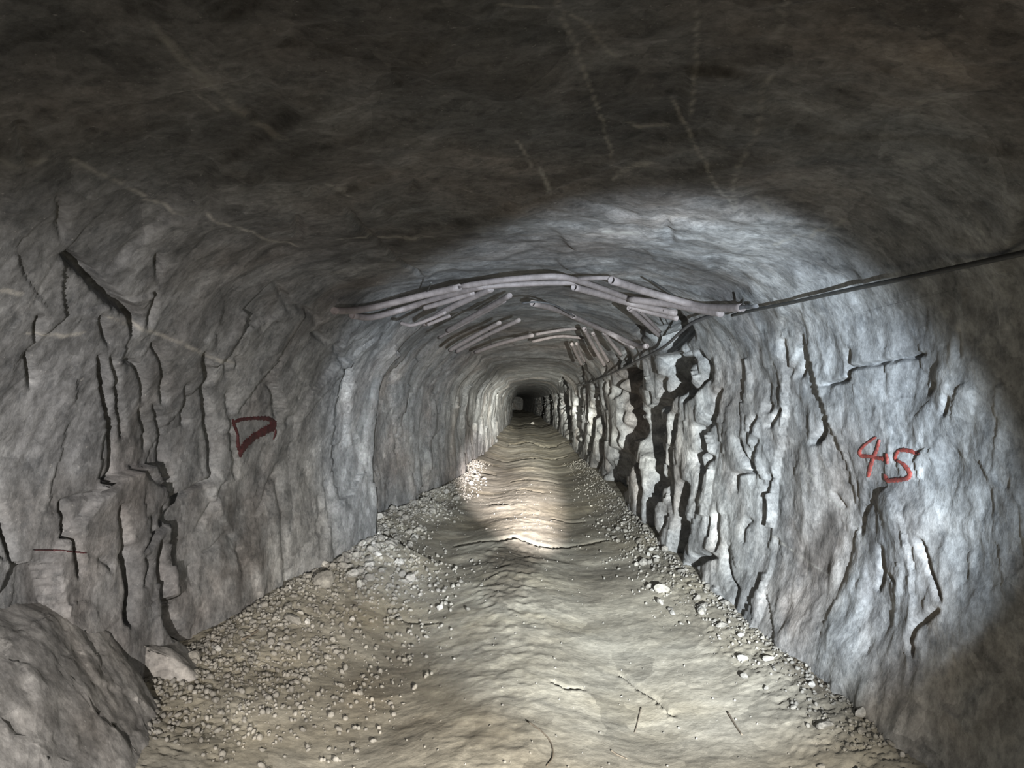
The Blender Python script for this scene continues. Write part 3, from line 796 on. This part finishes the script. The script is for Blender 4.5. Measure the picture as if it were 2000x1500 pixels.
paint('painted_mark', [([(457,824),(470,820),(484,818),(500,817),(524,818),(533,825),(531,834),(515,843),(498,852),(482,866),(472,880),(469,893)], [6,7,7,7,9,13,16,15,14,14,12,6]),
                       ([(454,818),(458,832),(464,848),(465,866),(469,882)], [6,6,5,7,9]), ([(538,838),(538,846),(534,858)], [3,4,3])], 'paint_maroon', WALL['left'], 'dark red painted mark like a 7 closed to a triangle, left wall')
paint('painted_line', [([(64,1074),(110,1075),(168,1080)], [2.5,3,2.5])], 'paint_maroon', WALL['left'], 'thin dark red painted line low on the left wall')

# ------------------------------------------------------------------ stones
def stone_mesh(name, seed, sub=2, cuts=9):
    rnd = random.Random(seed); bm = bmesh.new()
    bmesh.ops.create_icosphere(bm, subdivisions=sub, radius=1)
    planes = []
    for _ in range(cuts):
        v = Vector((rnd.gauss(0, 1), rnd.gauss(0, 1), rnd.gauss(0, 1))).normalized(); planes.append((v, rnd.uniform(.52, .85)))
    for v in bm.verts:
        for n, d in planes:
            k = v.co.dot(n)
            if k > d: v.co -= n * (k - d)
        v.co *= rnd.uniform(.96, 1.03)
    me = bpy.data.meshes.new(name); bm.to_mesh(me); bm.free(); return me
SM = [stone_mesh('stone', 200 + i) for i in range(10)]
SMP = [stone_mesh('stone', 300 + i) for i in range(4)]
for m_ in SM: m_.materials.append(M['stone'])
for m_ in SMP: m_.materials.append(M['stone_pale'])
def put_stone(me, x, y, size, label, group=None, squash=(1, 1, .7), name='stone', sink=.18):
    o = bpy.data.objects.new(name, me); COL.objects.link(o)
    sx, sy, sz = (size * .5 * k for k in squash)
    o.scale = (sx, sy, sz)
    o.rotation_euler = (random.uniform(-.3, .3), random.uniform(-.3, .3), random.uniform(0, 6.28))
    o.location = (x, y, ground(x, y) + sz * (.78 - sink))
    return tag(o, label, 'stone', group)
def place_px(px, py): 
    r = Vector(ray(px, py)); h = FLOOR_BVH.ray_cast(Vector(CAM), r, 100)
    return h[0]
NOTABLE = [
 (634,1146,46,(1,.8,.95),0,'largest pointed grey stone in the left rubble bank below the wall corner'),
 (688,1126,34,(1.1,.8,.6),1,'broad flat stone right of the largest pointed stone'),
 (720,1107,27,(1,.8,.6),1,'whitest rounded stone close to the dark foot of the wall corner'),
 (776,1100,21,(1,.8,.6),1,'small white stone furthest right at the top of the left rubble bank'),
 (701,1148,18,(.7,.8,1.1),1,'upright pale stone in the middle of the left rubble'),
 (574,1216,34,(1.2,.8,.6),0,'pale wedge of rock at the lower end of the left rubble bank'),
 (600,1218,14,(1,1,.9),1,'small white stone next to the pale wedge'),
 (859,1191,15,(1,1,.9),1,'lone round pale stone on the road left of the middle'),
 (531,1258,22,(1,.9,.8),0,'single larger stone among the fine gravel near the wall'),
 (845,1000,18,(1.1,.8,.7),0,'grey stone at the wall foot beyond the corner recess'),
 (790,1138,20,(1.1,.8,.6),0,'grey stone at the right fringe of the left rubble'),
 (1686,1400,36,(1.1,.8,.7),1,'pale block of rock on the dark gravel at lower right'),
 (1614,1420,34,(1.3,.6,.4),0,'long flat stone on the road edge at lower right'),
 (1040,829,8,(1.2,.8,.8),1,'bright stone in the road far down the tunnel'),
 (1500,1290,22,(1.2,.8,.6),0,'grey stone at the foot of the right wall, near the gravel'),
 (1410,1225,24,(1.3,.8,.5),0,'flat stone at the foot of the right wall'),
 (380,1290,30,(1,.9,.8),0,'round stone lying by the dark gap beside the slab'),
 (745,1118,17,(1,.8,.7),0,'medium grey stone between the two white ones'),
]
for px, py, sz, sq, pale, lab in NOTABLE:
    p = place_px(px, py); s = sz / F_PX * p.y
    put_stone((SMP if pale else SM)[random.randrange(4)], p.x, p.y, s, lab, None, sq)
def scatter(n, yr, side, band, szr, label, group):
    for k in range(n):
        y = yr[0] + (yr[1] - yr[0]) * random.random() ** 1.4
        xl, xr = section_x(y)
        u = random.random() ** 1.6 * band
        x = float(xl[0]) + .06 + u if side < 0 else float(xr[0]) - .04 - u
        s = random.uniform(*szr) * (1 + .5 * (random.random() < .1))
        put_stone(random.choice(SM) if random.random() < .85 else random.choice(SMP), x, y, s, label, group, (random.uniform(.8, 1.3), random.uniform(.7, 1), random.uniform(.5, .9)))
scatter(85, (6.4, 9.5), -1, .62, (.05, .115), 'small angular stone in the rubble bank below the left wall corner', 'stones of the left rubble bank')
scatter(85, (4.4, 6.6), -1, .85, (.03, .062), 'small stone in the gravel slope by the near left wall', 'stones of the near left gravel slope')
scatter(25, (9.5, 16), -1, .40, (.06, .13), 'stone along the left wall foot beyond the corner', 'stones of the far left wall foot')
scatter(60, (5.6, 11), 1, .42, (.035, .08), 'small stone along the foot of the cracked right wall', 'stones of the right wall foot')
scatter(22, (3.2, 5.6), 1, .45, (.025, .055), 'small stone on the gravel below the near right wall', 'stones of the near right gravel')

def gravel(name, n, fx, label, smin, smax):
    """loose gravel nobody could count"""
    ico = bmesh.new(); bmesh.ops.create_icosphere(ico, subdivisions=1, radius=1)
    T = np.array([v.co for v in ico.verts]); Fc = np.array([[v.index for v in f.verts] for f in ico.faces]); ico.free()
    xy = np.array([fx() for _ in range(n)])
    zz = np.array([ground(x, y) for x, y in xy])
    r = np.random.default_rng(n)
    s = smin + (smax - smin) * r.random(n) ** 2.2
    s *= np.interp(xy[:, 1], [4, 7, 9], [.75, 1.0, 1.15]); A = r.normal(size=(n, 3, 3)); Qs, _ = np.linalg.qr(A)
    sc = np.stack([r.uniform(.8, 1.3, n), r.uniform(.6, 1, n), r.uniform(.45, .9, n)], 1)
    P = T[None] * (1 + .35 * (r.random((n, len(T), 1)) - .5)) * sc[:, None, :] * s[:, None, None] * .5
    P = np.einsum('nij,nkj->nki', Qs, P)
    P += np.concatenate([xy, (zz + .18 * s)[:, None]], 1)[:, None, :]
    Fa = (Fc[None] + (np.arange(n) * len(T))[:, None, None]).reshape(-1, 3)
    me = bpy.data.meshes.new(name)
    V = P.reshape(-1, 3)
    me.vertices.add(len(V)); me.vertices.foreach_set('co', V.astype(np.float32).ravel())
    me.loops.add(Fa.size); me.loops.foreach_set('vertex_index', Fa.astype(np.int32).ravel())
    me.polygons.add(len(Fa)); me.polygons.foreach_set('loop_start', (np.arange(len(Fa)) * 3).astype(np.int32))
    me.update(calc_edges=True)
    o = link(name, me, 'stone'); return tag(o, label, 'gravel', None, 'stuff')
def fl():
    y = 3.3 + 16 * random.random() ** 2.1 + random.random(); xl, _ = section_x(y)
    return float(xl[0]) + .05 + random.random() ** 1.9 * random.uniform(.55, 1.4) * np.interp(y, [3.6, 4.6, 7.5, 9, 16], [.95, 1.05, .95, .6, .35]), y
def fr():
    y = 3.4 + 17 * random.random() ** 1.6; _, xr = section_x(y)
    return float(xr[0]) - .04 - random.random() ** 2.2 * random.uniform(.55, 1.4) * np.interp(y, [2.8, 5, 7, 9, 16], [.18, .28, .55, .6, .4]), y
def fm():
    y = 2.6 + 12 * random.random() ** 1.5; return random.uniform(-1.3, 1.3), y
gravel('gravel', 7500, fl, 'fine grey gravel banked along the left wall', .008, .056)
gravel('gravel', 3000, fr, 'fine grey gravel strewn along the foot of the right wall', .007, .040)
gravel('gravel', 900, fm, 'scattered grit on the dusty road', .005, .022)

# ------------------------------------------------------------------ twigs and wires on the road
def on_floor(name, pts, r, mat, label, cat):
    P3 = []
    for x, y in pts:
        p = place_px(x, y); P3.append((p.x, p.y, p.z + r * .9))
    me = tube_mesh(name, catmull(P3, 18), r, 6, False, np.linspace(1, .6, 18))
    return tag(link(name, me, mat), label, cat)
on_floor('twig', [(1030,1410),(1060,1432),(1076,1452),(1080,1478),(1068,1498)], .0045, 'twig', 'thin curved wire or twig at the bottom middle of the road', 'twig')
on_floor('twig', [(1252,1384),(1247,1405),(1240,1432)], .004, 'twig', 'short straight twig on the road right of the curved one', 'twig')
on_floor('twig', [(1422,1394),(1434,1414),(1449,1437)], .006, 'twig', 'dark twig lying on the road toward the right wall', 'twig')
on_floor('twig', [(474,1252),(498,1238),(520,1222)], .010, 'twig', 'straight stick lying in the gravel by the left wall', 'stick')
on_floor('twig', [(1194,1468),(1206,1476),(1225,1484)], .005, 'twig', 'small dark twig near the bottom edge of the road', 'twig')
